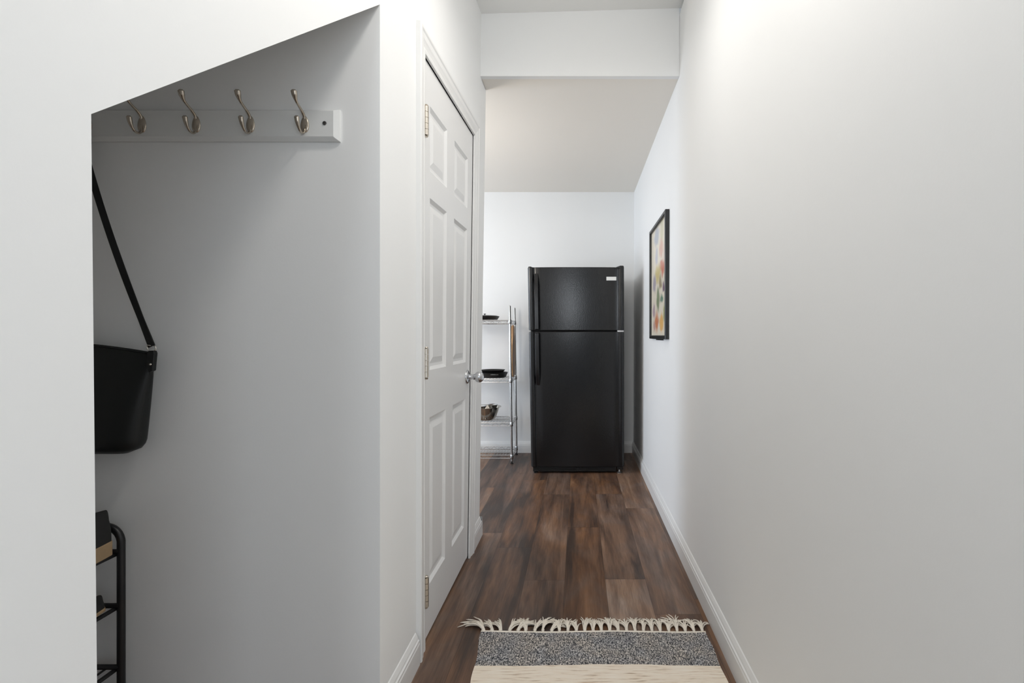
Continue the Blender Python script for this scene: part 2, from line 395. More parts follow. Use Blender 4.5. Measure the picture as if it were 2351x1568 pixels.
b.add([(a, YD0, 2.055), (c, YD0, 2.055), (c, YD1, 2.055), (a, YD1, 2.055)], [(0, 1, 2, 3)])
struct(b.build('wall_left', 'wall', warp=WL))
# right hall wall
struct(MB().box(XR, XR+.1, -.12, YB, 0, ZC).build('wall_right', 'wall', warp=WR))
# kitchen back wall
struct(MB().box(-3.6, XR+.1, YB, YB+.1, 0, ZH+.3).build('wall_back', 'wall'))
# wall_front of the kitchen (behind the closet), facing the back wall
struct(MB().box(-3.5, XL-TH, YE-.1, YE, 0, ZH).build('wall_kitchen_front', 'wall'))
# kitchen left wall with a window opening: four pieces
b = MB(); b.box(-3.6, -3.5, 2.6, 2.7, 0, 2.6); b.box(-3.6, -3.5, 2.7, 4.1, 0, .75); b.box(-3.6, -3.5, 2.7, 4.1, 2.1, 2.6); b.box(-3.6, -3.5, 4.1, 4.62, 0, 2.6)
struct(b.build('wall_kitchen_left', 'wall'))
b = MB(); b.box(-3.56, -3.5, 2.70, 2.75, .75, 2.1); b.box(-3.56, -3.5, 4.05, 4.10, .75, 2.1); b.box(-3.56, -3.5, 2.75, 4.05, .75, .80); b.box(-3.56, -3.5, 2.75, 4.05, 2.05, 2.1); b.box(-3.55, -3.51, 3.38, 3.42, .80, 2.05)
struct(b.build('window_1', 'trim'))
# header across the hall
struct(MB().box(XL+.036, XR+.008, YH, YH+.03, ZH, ZC+.06).box(XL+.036, XR+.008, YH+.03, YE, ZH+.012, ZC+.06).build('wall_header', 'wall'))
# ceilings
struct(MB().box(-.66, XR+.12, -1.2, YH, ZC, ZC+.08).build('ceiling', 'ceiling', warp=lambda x, y, z: (x, y, z+.028*(x+.5))))
struct(MB().box(-3.6, XR+.12, YE, YB+.02, ZH+.002, ZH+.1).box(XL+.036, XR+.008, YH+.03, YE, ZH+.002, ZH+.012).build('ceiling_kitchen', 'kceiling'))
# under-stairs closet: end wall, side wall, sloping stair underside
struct(MB().box(-1.80, XL-TH, YJ1, YJ1+.1, 0, 2.5).build('wall_closet_end', 'closet'))
struct(MB().box(-1.80, -1.70, -.9, YJ1, 0, 2.5).build('wall_closet_side', 'closet'))
k = (SL1-SL0)/(YJ1-YJ0)
z_at = lambda y: SL0+k*(y-YJ0)
struct(MB().prism([(-.9, z_at(-.9)+.004), (YJ1, z_at(YJ1)+.004), (YJ1, z_at(YJ1)+.09), (-.9, z_at(-.9)+.09)], 0, -1.70, XL-TH).build('ceiling_closet', 'closet'))
# the closet behind the door: dark interior wall
struct(MB().box(-1.5, -1.42, YJ1+.1, YE-.1, 0, ZH).build('wall_closet_inner', 'wall'))

# baseboards
BP = [(0, 0), (.0155, 0), (.0155, .068), (.0135, .073), (.0135, .080), (.010, .084), (.0085, .090), (.006, .096), (.003, .103), (0, .105)]
def baseboard(name, p0, p1, nrm, warp=None):
    """p0->p1 along the wall on the floor, nrm into the room"""
    p0, p1, n = Vector((*p0, 0)), Vector((*p1, 0)), Vector((*nrm, 0))
    seg = 8; v = []; f = []; k = len(BP)
    for s in range(seg+1):
        p = p0.lerp(p1, s/seg)
        for t, z in BP: v.append(tuple(p+n*t+Vector((0, 0, z))))
    for s in range(seg):
        for i in range(k-1): f.append((s*k+i, s*k+i+1, (s+1)*k+i+1, (s+1)*k+i))
    f.append(tuple(range(k))); f.append(tuple(seg*k+i for i in range(k)))
    return struct(MB().add(v, f).build(name, 'trim', warp=warp))
baseboard('baseboard_right', (XR, -.12), (XR, YB), (-1, 0), WR)
baseboard('baseboard_back', (-3.5, YB), (XR-.0155, YB), (0, -1))
baseboard('baseboard_left_near', (XL, YJ1), (XL, YD0-.072), (1, 0))
baseboard('baseboard_left_far', (XL, YD1+.072), (XL, YE), (1, 0), WL)
baseboard('baseboard_left_front', (XL, .20), (XL, YJ0+.01), (1, 0))
baseboard('baseboard_wall_end', (XL+.0155, YE), (-3.5, YE), (0, 1))
baseboard('baseboard_closet', (XL-TH, YJ1), (-1.70, YJ1), (0, -1))

# door casing (mitred)
CP = [(-.006, -.004), (-.006, .0095), (.004, .0105), (.010, .0085), (.022, .0110), (.030, .0135), (.046, .0145), (.052, .0178), (.060, .0178), (.064, .0150), (.064, 0)]
def casing(y0, y1, zt):
    v = []; f = []; k = len(CP)
    for w_, t in CP: v.append((XL+t, y0-w_, 0))
    for w_, t in CP: v.append((XL+t, y0-w_, zt+w_))
    for w_, t in CP: v.append((XL+t, y1+w_, zt+w_))
    for w_, t in CP: v.append((XL+t, y1+w_, 0))
    for s in range(3):
        for i in range(k-1): f.append((s*k+i, s*k+i+1, (s+1)*k+i+1, (s+1)*k+i))
    return struct(MB().add(v, f).build('trim_1', 'trim', warp=WL))
casing(YD0, YD1, 2.055)
# door stop / jamb liner visible as a lip
b = MB(); b.box(XL-TH, XL+.001, YD0, YD0+.006, 0, 2.055); b.box(XL-TH, XL+.001, YD1-.006, YD1, 0, 2.055); b.box(XL-TH, XL+.001, YD0, YD1, 2.049, 2.055)
struct(b.build('trim_2', 'trim', warp=WL))

# door slab with six raised panels
DX = XL-.002
cols = [(1.803, 2.012), (2.118, 2.338)]
rows = [(.185, .785), (.955, 1.575), (1.672, 1.905)]
DY0, DY1, DZ0, DZ1 = YD0+.0066, YD1-.0066, .014, 2.046
b = MB()
ys = [DY0]+[v for c_ in cols for v in c_]+[DY1]; zs = [DZ0]+[v for r_ in rows for v in r_]+[DZ1]
for i in range(len(ys)-1):
    for j in range(len(zs)-1):
        if i % 2 == 1 and j % 2 == 1: continue
        b.add([(DX, ys[i], zs[j]), (DX, ys[i+1], zs[j]), (DX, ys[i+1], zs[j+1]), (DX, ys[i], zs[j+1])], [(0, 1, 2, 3)])
x2 = DX-.035
b.add([(x2, DY0, DZ0), (x2, DY1, DZ0), (x2, DY1, DZ1), (x2, DY0, DZ1)], [(0, 1, 2, 3)])
for (p, q) in [((DY0, DZ0), (DY1, DZ0)), ((DY1, DZ0), (DY1, DZ1)), ((DY1, DZ1), (DY0, DZ1)), ((DY0, DZ1), (DY0, DZ0))]:
    b.add([(DX, *p), (DX, *q), (x2, *q), (x2, *p)], [(0, 1, 2, 3)])
door = struct(b.build('door_1', 'door', warp=WL, weld=True))
RING = [(0, 0), (.004, -.003), (.012, -.0088), (.020, -.0095), (.0225, -.0095), (.044, -.0030), (.046, -.0026)]
for (ya, yb) in cols:
    for (za, zb) in rows:
        v = []; f = []
        for ins, dp in RING: v += [(DX+dp, ya+ins, za+ins), (DX+dp, yb-ins, za+ins), (DX+dp, yb-ins, zb-ins), (DX+dp, ya+ins, zb-ins)]
        for s in range(len(RING)-1):
            for k_ in range(4): f.append((s*4+k_, s*4+(k_+1) % 4, s*4+4+(k_+1) % 4, s*4+4+k_))
        f.append(tuple(4*(len(RING)-1)+k_ for k_ in range(4)))
        part(MB().add(v, f), 'door_panel', 'door', door, warp=WL)
for zc in (1.816, .985, .200):
    b = MB(); x = XL+.0125; y = DY0-.003; h = .100
    for i in range(5): b.tube([(x, y, zc-h/2+h*i/5+.0006), (x, y, zc-h/2+h*(i+1)/5-.0006)], .0088, 16)
    b.tube([(x, y, zc+h/2), (x, y, zc+h/2+.003), (x, y, zc+h/2+.006)], [.004, .0075, .005], 12)
    b.tube([(x, y, zc-h/2), (x, y, zc-h/2-.003), (x, y, zc-h/2-.006)], [.004, .0075, .005], 12)
    b.box(DX-.001, XL+.008, y-.001, y+.016, zc-h/2, zc+h/2); b.box(XL+.004, XL+.0105, y-.006, y, zc-h/2, zc+h/2)
    part(b, 'hinge', 'hinge', door, smooth='auto')
ky, kz = 2.365, .884; kx = DX+lean(ky)*kz
rose = part(MB().lathe([(0, .0), (.033, 0), (.033, .003), (.030, .007), (.022, .010), (.013, .012), (.0115, .020), (.0115, .033), (.013, .036)], (kx, ky, kz), 'x', 36), 'rosette', 'chrome', door, smooth='auto')
pr = [(.0125, .030), (.014, .034)]
for i in range(13):
    t = -PI/2*.72+i*(PI/2*1.72)/12; pr.append((.0265*math.cos(t), .058+.0235*math.sin(t)))
part(MB().lathe(pr, (kx, ky, kz), 'x', 40), 'door_knob', 'chrome', door, smooth='auto')
# latch plate on the far jamb
part(MB().box(DX-.02, DX+.0015, DY1-.001, DY1+.0015, kz-.03, kz+.03), 'latch', 'hinge', door)

# ------------------------------------------------------------------ coat rail and hooks
RX0, RX1, RZ0, RZ1 = -1.395, -.640, 1.600, 1.685
ry = YJ1
v = []; bev = .007; t1, t2 = .007, .016
outer = [(RX0, RZ0), (RX1, RZ0), (RX1, RZ1), (RX0, RZ1)]
inner = [(RX0+bev+.003, RZ0+bev), (RX1-bev-.003, RZ0+bev), (RX1-bev-.003, RZ1-bev*.6), (RX0+bev+.003, RZ1-bev*.6)]
inner2 = [(x+(.003 if x < -1 else -.003), z+(.003 if z < 1.65 else -.002)) for x, z in inner]
for ring, yy in ((outer, ry), (outer, ry-t1), (inner, ry-t2+.002), (inner2, ry-t2)): v += [(x, yy, z) for x, z in ring]
f = [(3, 2, 1, 0), (12, 13, 14, 15)]
for s in range(3):
    for k_ in range(4): f.append((s*4+k_, s*4+(k_+1) % 4, s*4+4+(k_+1) % 4, s*4+4+k_))
rail = thing('coat_rail', (-1.02, YJ1, 1.60), 'long white wooden coat rail screwed to the grey closet end wall', 'coat rail')
part(MB().add(v, f), 'backboard', 'railw', rail)
ff = ry-t2
for sx in (-.676, -1.36):
    s = part(MB().lathe([(0, 0), (.0055, 0), (.005, -.0012), (.0035, -.0015), (.003, .0005), (0, .0005)], (sx, ff-.0005, 1.645), 'y', 16), 'screw', 'screw', rail)

def bez(p, n=12):
    out = []
    P = [Vector(q) for q in p]
    for i in range(len(P)-1):
        p0 = P[max(i-1, 0)]; p1 = P[i]; p2 = P[i+1]; p3 = P[min(i+2, len(P)-1)]
        for j in range(n):
            t = j/n
            out.append(.5*((2*p1)+(-p0+p2)*t+(2*p0-5*p1+4*p2-p3)*t*t+(-p0+3*p1-3*p2+p3)*t**3))
    out.append(P[-1]); return out
def lerp_r(keys, n):
    out = []
    for i in range(n):
        t = i/(n-1)*(len(keys)-1); a_ = int(min(t, len(keys)-2)); out.append(keys[a_]+(keys[a_+1]-keys[a_])*(t-a_))
    return out
def make_hook(x, z, label):
    o = thing('coat_hook', (x, ff, z), label, 'coat hook', 'double coat hooks on the white rail')
    # oval domed plate
    v = []; f = []; n = 32; rings = [(1.0, 0), (1.0, -.0015), (.85, -.0040), (.5, -.0055), (.001, -.006)]
    for s_, d in rings:
        for k_ in range(n):
            a_ = 2*PI*k_/n; wx = .0112*(1-.22*math.sin(a_)); v.append((x+wx*s_*math.cos(a_), ff+d*.8, z+.0225*s_*math.sin(a_)))
    for s_ in range(len(rings)-1):
        for k_ in range(n): f.append((s_*n+k_, s_*n+(k_+1) % n, (s_+1)*n+(k_+1) % n, (s_+1)*n+k_))
    part(MB().add(v, f), 'plate', 'nickel', o, smooth=True)
    up = bez([(x, ff-.0015, z+.012), (x, ff-.006, z+.022), (x, ff-.017, z+.030), (x, ff-.031, z+.037), (x, ff-.042, z+.044), (x, ff-.049, z+.055), (x, ff-.052, z+.064)], 8)
    rs = lerp_r([.0026, .0034, .0032, .0028, .0032, .0060, .0066], len(up)); up.append(Vector((x, ff-.0528, z+.067))); rs.append(.0035)
    part(MB().tube(up, rs, 14, flat=1.2), 'upper_arm', 'nickel', o, smooth=True)
    lo = bez([(x, ff-.0015, z-.012), (x, ff-.004, z-.021), (x, ff-.011, z-.0275), (x, ff-.021, z-.0275), (x, ff-.030, z-.020), (x, ff-.036, z-.008), (x, ff-.039, z+.003)], 8)
    rs = lerp_r([.0026, .0032, .0030, .0028, .0032, .0048, .0054], len(lo)); lo.append(Vector((x, ff-.0398, z+.006))); rs.append(.003)
    part(MB().tube(lo, rs, 14, flat=1.2), 'lower_arm', 'nickel', o, smooth=True)
    return o
def copy_tree(o, parent=None):
    c_ = o.copy(); C.objects.link(c_); c_.parent = parent
    for ch in list(o.children): copy_tree(ch, c_)
    return c_
hz = 1.642
h0 = make_hook(-.7285, hz, 'brushed nickel double coat hook nearest the right end of the white rail')
labs = ['brushed nickel double coat hook, second from the right end of the rail',
        'brushed nickel double coat hook, third from the right end of the rail',
        'brushed nickel double coat hook with its tip hidden behind the sloping wall edge',
        'brushed nickel double coat hook holding the black handbag strap behind the wall edge']
for i, lb in enumerate(labs):
    c_ = copy_tree(h0); c_.location.x = -.7285-.1445*(i+1); c_['label'] = lb
HX = -.7285-.1445*4      # bag hook

# ------------------------------------------------------------------ handbag
bag = thing('handbag', (HX, 1.285, .785), 'black leather handbag hanging by its strap against the grey closet wall', 'handbag')
by = 1.300
# body: profile rings from bottom to top, superellipse section, rounded bottom corners
v = []; f = []; n = 48; rings = []
zt, zb = 1.034, .775
for i in range(25):
    t = i/24; hgt = t
    half = .172+(.208-.172)*t
    if t < .13: q = 1-t/.13; half -= .034*(1-math.sqrt(max(0, 1-q*q)))
    dep = .046*(1-.80*t**2.2)+.002
    if t < .12: dep *= .45+.55*math.sqrt(1-(1-t/.12)**2)
    rings.append((half, dep, zb+(zt-zb)*t))
for half, dep, z in rings:
    for k_ in range(n):
        a_ = 2*PI*k_/n; ca, sa = math.cos(a_), math.sin(a_)
        px = math.copysign(abs(ca)**.55, ca); py = math.copysign(abs(sa)**.8, sa)
        tt = (z-zb)/(zt-zb)
        zz = z+tt*(.024*(1-abs(px)**1.5))+(1-tt)*.003*(1-px*px)
        v.append((HX+half*px, by+dep*py, zz))
for s_ in range(len(rings)-1):
    for k_ in range(n): f.append((s_*n+k_, s_*n+(k_+1) % n, (s_+1)*n+(k_+1) % n, (s_+1)*n+k_))
f.append(tuple(range(n))[::-1]); f.append(tuple((len(rings)-1)*n+k_ for k_ in range(n)))
part(MB().add(v, f), 'bag_body', 'leather', bag, smooth='auto')
# rolled top edge
def top_pt(s_, off=0): return (HX+.206*s_, by-.011, 1.034+.024*(1-abs(s_)**1.5)+off)
part(MB().tube([top_pt(-1+i/12) for i in range(25)], .0035, 8), 'top_piping', 'leather', bag, smooth=True)
for sgn in (1, -1):
    ex = HX+sgn*.212
    tb = MB(); tb.prism([(ex-.010, .998), (ex-.009, 1.034), (ex-.006, 1.041), (ex+.008, 1.041), (ex+.010, 1.034), (ex+.006, .990), (ex-.004, .985)], 1, by-.020, by-.008)
    tab = part(tb, 'strap_tab', 'leather', bag, bevel=.002)
    part(MB().lathe([(0, 0), (.0034, 0), (.003, -.002), (.001, -.003), (0, -.003)], (ex+.001, by-.0195, 1.006), 'y', 16), 'rivet', 'silver', tab, smooth=True)
    b = MB(); rr = [(ex-.012, 1.048), (ex-.011, 1.055), (ex+.009, 1.053), (ex+.011, 1.046), (ex+.006, 1.040), (ex-.008, 1.040)]
    b.tube([(x_, by-.015, z_) for x_, z_ in rr], .0016, 8, closed=True)
    part(b, 'ring', 'silver', bag, smooth=True)
    # strap ribbon from ring up to the hook
    p0 = Vector((ex, by-.015, 1.052)); p1 = Vector((HX+sgn*.004, ff-.030, hz-.026))
    v = []; f = []; m_ = 24
    for i in range(m_+1):
        t = i/m_; p = p0.lerp(p1, t)+Vector((sgn*-.010*math.sin(PI*t), 0, 0))
        wd = .0072+.0036*max(0, 1-t*9)+.002*max(0, t-.8)*5; d = (p1-p0).normalized(); sd = Vector((d.z, 0, -d.x))
        ang = .85*math.sin(t*2.4)-.25; side = (sd*math.cos(ang)+Vector((0, 1, 0))*math.sin(ang)); nm = d.cross(side)*.0014
        for q in (side*wd+nm, side*wd-nm, -side*wd-nm, -side*wd+nm): v.append(tuple(p+q))
    for i in range(m_):
        for k_ in range(4): f.append((i*4+k_, i*4+(k_+1) % 4, i*4+4+(k_+1) % 4, i*4+4+k_))
    f += [(0, 1, 2, 3), (m_*4+3, m_*4+2, m_*4+1, m_*4)]
    part(MB().add(v, f), 'strap', 'strap', bag)

# ------------------------------------------------------------------ shoe rack
rx1, rx0, ry1, ry0, rzt = -1.205, -1.52, 1.320, .72, .583
rack = thing('shoe_rack', ((rx0+rx1)/2, (ry0+ry1)/2, 0), 'black metal shoe rack with rounded end frames standing in the under-stairs closet', 'shoe rack')
rr = .0092
for y in (ry1, ry0):
    pts = [(rx1, y, .0), (rx1, y, .2), (rx1, y, .4), (rx1, y, rzt-.045)]
    R_ = .042
    for i in range(1, 9):
        a_ = PI/2*i/8; pts.append((rx1-R_+R_*math.cos(a_), y, rzt-R_-rr+R_*math.sin(a_)+.003))
    l2 = [(rx0+rx1-p[0], p[1], p[2]) for p in pts][::-1]
    part(MB().tube(pts+l2, rr, 12), 'end_frame', 'rack', rack, smooth='auto')
for zs_ in (.508, .366, .205, .045):
    b = MB()
    for x in (rx1-.012, rx0+.012): b.tube([(x, ry0, zs_-.004), (x, ry1, zs_-.004)], .0055, 8)
    for y in (ry0+.004, ry1-.004): b.tube([(rx0, y, zs_+.004), (rx1, y, zs_+.004)], .0065, 8)
    for i in range(1, 9):
        x = rx0+(rx1-rx0)*i/9; b.tube([(x, ry0, zs_), (x, ry1, zs_)], .003, 6)
    part(b, 'rack_shelf', 'rack', rack, smooth='auto')
def shoe(name, cx, yh, z, label, sc=1.0, grp=None, st=.022, ht=.105):
    """shoe pointing towards the camera (-y), heel at yh"""
    t = thing(name, (cx, yh-.13*sc, z), label, 'shoe', grp)
    L_ = .27*sc; sec = 15
    def outline(u):   # half width along the length, u 0 heel .. 1 toe
        return sc*(.030+.012*math.sin(PI*min(1, u*1.1))-.0)*(1 if u < .78 else math.sqrt(max(.02, 1-((u-.78)/.225)**2)))*(1 if u > .08 else math.sqrt(max(.05, 1-((.08-u)/.085)**2)))
    us = [i/sec for i in range(sec+1)]
    left = [(cx-outline(u), yh-L_*u) for u in us]; right = [(cx+outline(u), yh-L_*u) for u in us][::-1]
    part(MB().prism(left+right, 2, z, z+st*sc), 'sole', 'sole', t, bevel=.003)
    v = []; f = []; n_ = 16
    for u in us:
        lo_ = min(.043, ht*.6); h = sc*(ht if u < .22 else ht-(ht-lo_)*min(1, (u-.22)/.42) if u < .64 else lo_-.02*((u-.64)/.36)); w_ = outline(u)*.96
        for k_ in range(n_+1):
            a_ = PI*k_/n_; v.append((cx+w_*math.copysign(abs(math.cos(a_))**.7, math.cos(a_)), yh-.002-(L_-.004)*u, z+(st-.001)*sc+h*math.sin(a_)**.8))
    for i in range(sec):
        for k_ in range(n_): f.append((i*(n_+1)+k_, i*(n_+1)+k_+1, (i+1)*(n_+1)+k_+1, (i+1)*(n_+1)+k_))
    f += [tuple(range(n_+1)), tuple(sec*(n_+1)+k_ for k_ in range(n_+1))]
    part(MB().add(v, f), 'upper', 'shoe', t, smooth='auto')
    return t
shoe('platform_shoe', -1.228, 1.303, .5165, 'black shoe with a thick tan sole on the top shelf of the shoe rack', 1.05, st=.036, ht=.070)
shoe('low_shoe', -1.236, 1.296, .3745, 'black low shoe on the second shelf of the shoe rack', .85, st=.012, ht=.03)

# ------------------------------------------------------------------ refrigerator
FY = 3.90
def WF(x, y, z): return (x-(.356-x)/.73*.028*(z/1.6), y, z)
fx0, fx1 = -.366, .356
fr = thing('refrigerator', (0, 4.25, 0), 'black top-freezer refrigerator standing against the kitchen back wall', 'refrigerator')
part(MB().box(fx0+.006, fx1-.004, FY+.062, YB-.05, .03, 1.600), 'cabinet', 'fridge', fr, bevel=.006, warp=WF)
part(MB().box(fx0+.02, fx1-.02, FY+.055, FY+.0625, .06, 1.59), 'gasket', 'rubber', fr, warp=WF)
def door_profile():
    """(x, y) outline: gently bowed front with raised ridges along both edges"""
    p = [(fx0, FY+.055), (fx0, FY+.012), (fx0+.003, FY+.004), (fx0+.010, FY-.002), (fx0+.022, FY-.004), (fx0+.034, FY-.001), (fx0+.040, FY+.010), (fx0+.048, FY+.013)]
    for i in range(0, 17):
        t = i/16; x = fx0+.060+(fx1-.045-(fx0+.060))*t; p.append((x, FY+.008-.010*math.sin(PI*t)))
    p += [(fx1-.036, FY+.006), (fx1-.028, FY-.001), (fx1-.014, FY-.003), (fx1-.004, FY+.003), (fx1, FY+.012), (fx1, FY+.055)]
    return p
for nm, z0, z1 in (('freezer_door', 1.119, 1.612), ('main_door', .056, 1.108)):
    d = part(MB().prism(door_profile(), 2, z0, z1), nm, 'fridge', fr, bevel=.004, warp=WF)
    if nm == 'freezer_door':
        part(MB().box(.262-.040, .262+.037, FY-.0055, FY+.002, 1.507, 1.536), 'badge', 'badge', d, bevel=.0015, warp=lambda x, y, z: (x-.004, y, z))
        # handle: strap with its foot at the top, deep at the seam
        prof = [(.0, 1.560), (.004, 1.563), (.020, 1.530), (.045, 1.48), (.050, 1.40), (.050, 1.20), (.050, 1.128), (.036, 1.122), (.034, 1.14), (.034, 1.40), (.026, 1.47), (.0, 1.515)]
    else:
        prof = [(.0, .700), (.004, .690), (.020, .725), (.044, .775), (.050, .85), (.050, 1.02), (.050, 1.096), (.036, 1.103), (.034, 1.085), (.034, .85), (.026, .79), (.0, .745)]
    hb = MB().prism([(FY+.010-dp, z) for dp, z in prof], 0, fx0+.050, fx0+.076)
    part(hb, 'handle', 'fridgeg', d, bevel=.004, warp=WF)
    # glossy edge strip on the handle side
    part(MB().prism([(fx0-.0015, FY+.050), (fx0-.0015, FY+.010), (fx0+.006, FY-.002), (fx0+.016, FY-.0065), (fx0+.024, FY-.005), (fx0+.016, FY+.01), (fx0+.010, FY+.05)], 2, z0+.004, z1-.004), 'edge_trim', 'fridgeg', d, bevel=.002, warp=WF)
# top hinge cover right
b = MB().prism([(fx1-.075, 1.600), (fx1-.002, 1.600), (fx1-.002, 1.618), (fx1-.008, 1.624), (fx1-.028, 1.624), (fx1-.060, 1.612)], 1, FY+.000, FY+.085)
part(b, 'hinge_cover', 'fridgeg', fr, bevel=.003, warp=WF)
part(MB().prism([(fx0+.000, 1.600), (fx0+.030, 1.600), (fx0+.026, 1.617), (fx0+.004, 1.617)], 1, FY+.004, FY+.04), 'corner_cap', 'fridgeg', fr, bevel=.003, warp=WF)
part(MB().box(fx1-.05, fx1-.004, FY+.006, FY+.05, 1.108, 1.119), 'middle_hinge', 'white', fr, warp=WF)
b = MB(); b.box(fx0+.01, fx1-.06, FY+.030, FY+.05, .012, .052)
for i in range(3): b.box(fx0+.02, fx1-.07, FY+.024, FY+.031, .016+.012*i, .022+.012*i)
part(b, 'toe_grille', 'grille', fr, bevel=.001)
for x in (fx0+.06, (fx0+fx1)/2): part(MB().box(x-.010, x+.010, FY+.020, FY+.030, .018, .046), 'grille_clip', 'fridgeg', fr, bevel=.001)
b = MB(); b.box(fx1-.052, fx1-.006, FY+.02, FY+.06, .030, .054); b.box(fx1-.052, fx1-.012, FY+.018, FY+.026, .006, .012)
part(b, 'foot_bracket', 'grille', fr)
for x in (fx0+.03, fx1-.034):
    part(MB().lathe([(0, 0), (.017, 0), (.017, .006), (.006, .009), (.006, .035), (0, .035)], (x, FY+.045, .0), 'z', 18), 'leveling_foot', 'white' if x > 0 else 'grille', fr, smooth='auto')
for x in (fx0+.03, fx1-.03): part(MB().lathe([(0, 0), (.016, 0), (.016, .02), (0, .02)], (x-.01, YB-.12, .016), 'x', 18), 'roller', 'grille', fr)
cr = bez([(.33, 4.585, .12), (.37, 4.575, .098), (.392, 4.57, .06), (.385, 4.572, .02), (.34, 4.578, .010)], 10)
part(MB().tube(cr, .0028, 8), 'power_cord', 'rubber', fr, smooth=True)

# ------------------------------------------------------------------ wire shelving unit
sx1, sx0, sy0, sy1 = -.560, -1.170, 4.215, 4.535
def WS(x, y, z): return (x-.014*z, y, z)
su = thing('wire_shelving_unit', ((sx0+sx1)/2, (sy0+sy1)/2, 0), 'four-tier chrome wire shelving unit against the kitchen back wall beside the refrigerator', 'shelving unit')
zsh = (1.208, .712, .345, .072)
for x in (sx0, sx1):
    for y in (sy0, sy1):
        b = MB().tube([(x, y, .022), (x, y, .6), (x, y, 1.325), (x, y, 1.331)], [.0095, .0095, .0095, .006], 12)
        p_ = part(b, 'post', 'wire', su, smooth='auto', warp=WS)
        part(MB().lathe([(0, 0), (.012, 0), (.012, .006), (.006, .010), (.006, .024), (0, .024)], (x, y, 0), 'z', 16), 'leveling_foot', 'rubber', p_, smooth='auto')
for z in zsh:
    b = MB()
    for (p, q) in [((sx0, sy0), (sx1, sy0)), ((sx0, sy1), (sx1, sy1)), ((sx0, sy0), (sx0, sy1)), ((sx1, sy0), (sx1, sy1))]:
        for dz in (0, -.026): b.tube([(*p, z+dz), (*q, z+dz)], .0031, 8)
        L_ = math.dist(p, q); n_ = max(4, round(L_/.034)); pts = []
        for i in range(n_+1):
            t = i/n_; pts.append((p[0]+(q[0]-p[0])*t, p[1]+(q[1]-p[1])*t, z-.002 if i % 2 == 0 else z-.024))
        b.tube(pts, .0018, 6)
    n_ = 24
    for i in range(1, n_):
        x = sx0+(sx1-sx0)*i/n_; b.tube([(x, sy0, z+.003), (x, sy1, z+.003)], .0014, 6)
    for i in (1, 2): y = sy0+(sy1-sy0)*i/3; b.tube([(sx0, y, z+.0005), (sx1, y, z+.0005)], .0022, 6)
    for x in (sx0, sx1):
        for y in (sy0, sy1): b.tube([(x, y, z-.030), (x, y, z-.026), (x, y, z+.002), (x, y, z+.005)], [.0125, .0145, .0128, .011], 14)
    part(b, 'wire_shelf', 'wire', su, smooth='auto', warp=WS)
def at_shelf(z): return z+.0045

# top shelf: black frying pan upside down lid stack
def pan(name, label, cx, cy, z, R_, h, lid=True, handle=(-1, 0), cat='pan'):
    t = thing(name, (cx, cy, z), label, cat)
    part(MB().lathe([(0, 0), (R_*.82, 0), (R_*.86, .002), (R_, h), (R_*1.015, h+.001), (R_*.985, h), (R_*.84, .006), (0, .006)], (cx, cy, z), 'z', 48), 'pan_body', 'iron', t, smooth='auto')
    hx, hy = handle; p = [(cx+hx*R_*.97, cy+hy*R_*.97, z+h-.006), (cx+hx*(R_+.05), cy+hy*(R_+.05), z+h+.002), (cx+hx*(R_+.13), cy+hy*(R_+.13), z+h+.008)]
    part(MB().tube(p, [.009, .007, .010], 12, flat=1.5), 'handle', 'iron', t, smooth=True)
    if lid:
        l_ = part(MB().lathe([(R_*1.0, h+.001), (R_*1.0, h+.004), (R_*.8, h+.010), (R_*.4, h+.013), (0, h+.014), ], (cx, cy, z), 'z', 48), 'lid', 'iron', t, smooth='auto')
        part(MB().lathe([(.004, h+.012), (.004, h+.020), (.010, h+.023), (.010, h+.026), (0, h+.028)], (cx, cy, z), 'z', 20), 'lid_knob', 'iron', l_, smooth='auto')
    return t
pan('frying_pan', 'black frying pan with a flat lid on the top wire shelf', -.815, 4.36, at_shelf(1.208), .125, .030)
# second shelf: cast iron skillet with a pale marking and a second one in it
z2 = at_shelf(.712)
s1 = pan('cast_iron_skillet', 'black cast iron skillet with pale marking on the second wire shelf, lower of two', -.735, 4.36, z2, .120, .042, lid=False)
v = []
b = MB()
for k_, (dx, hgt) in enumerate([(0, .006), (.009, .010), (.018, .008), (.027, .010), (.036, .006), (.048, .004), (.058, .005)]):
    a_ = -PI/2+(dx-.008)/.121*1.0; R2 = .1205-.006*.2
    x, y = -.735+R2*math.cos(a_), 4.36+R2*math.sin(a_)
    b.tube([(x, y-.0006, z2+.028), (x+.003, y-.0006, z2+.028+hgt*.8), (x+.006, y-.0003, z2+.028)], .0012, 6)
part(b, 'marking', 'castlabel', s1)
pan('cast_iron_griddle', 'black cast iron griddle pan stacked on top of the skillet, second wire shelf', -.745, 4.365, z2+.044, .105, .020, lid=False)
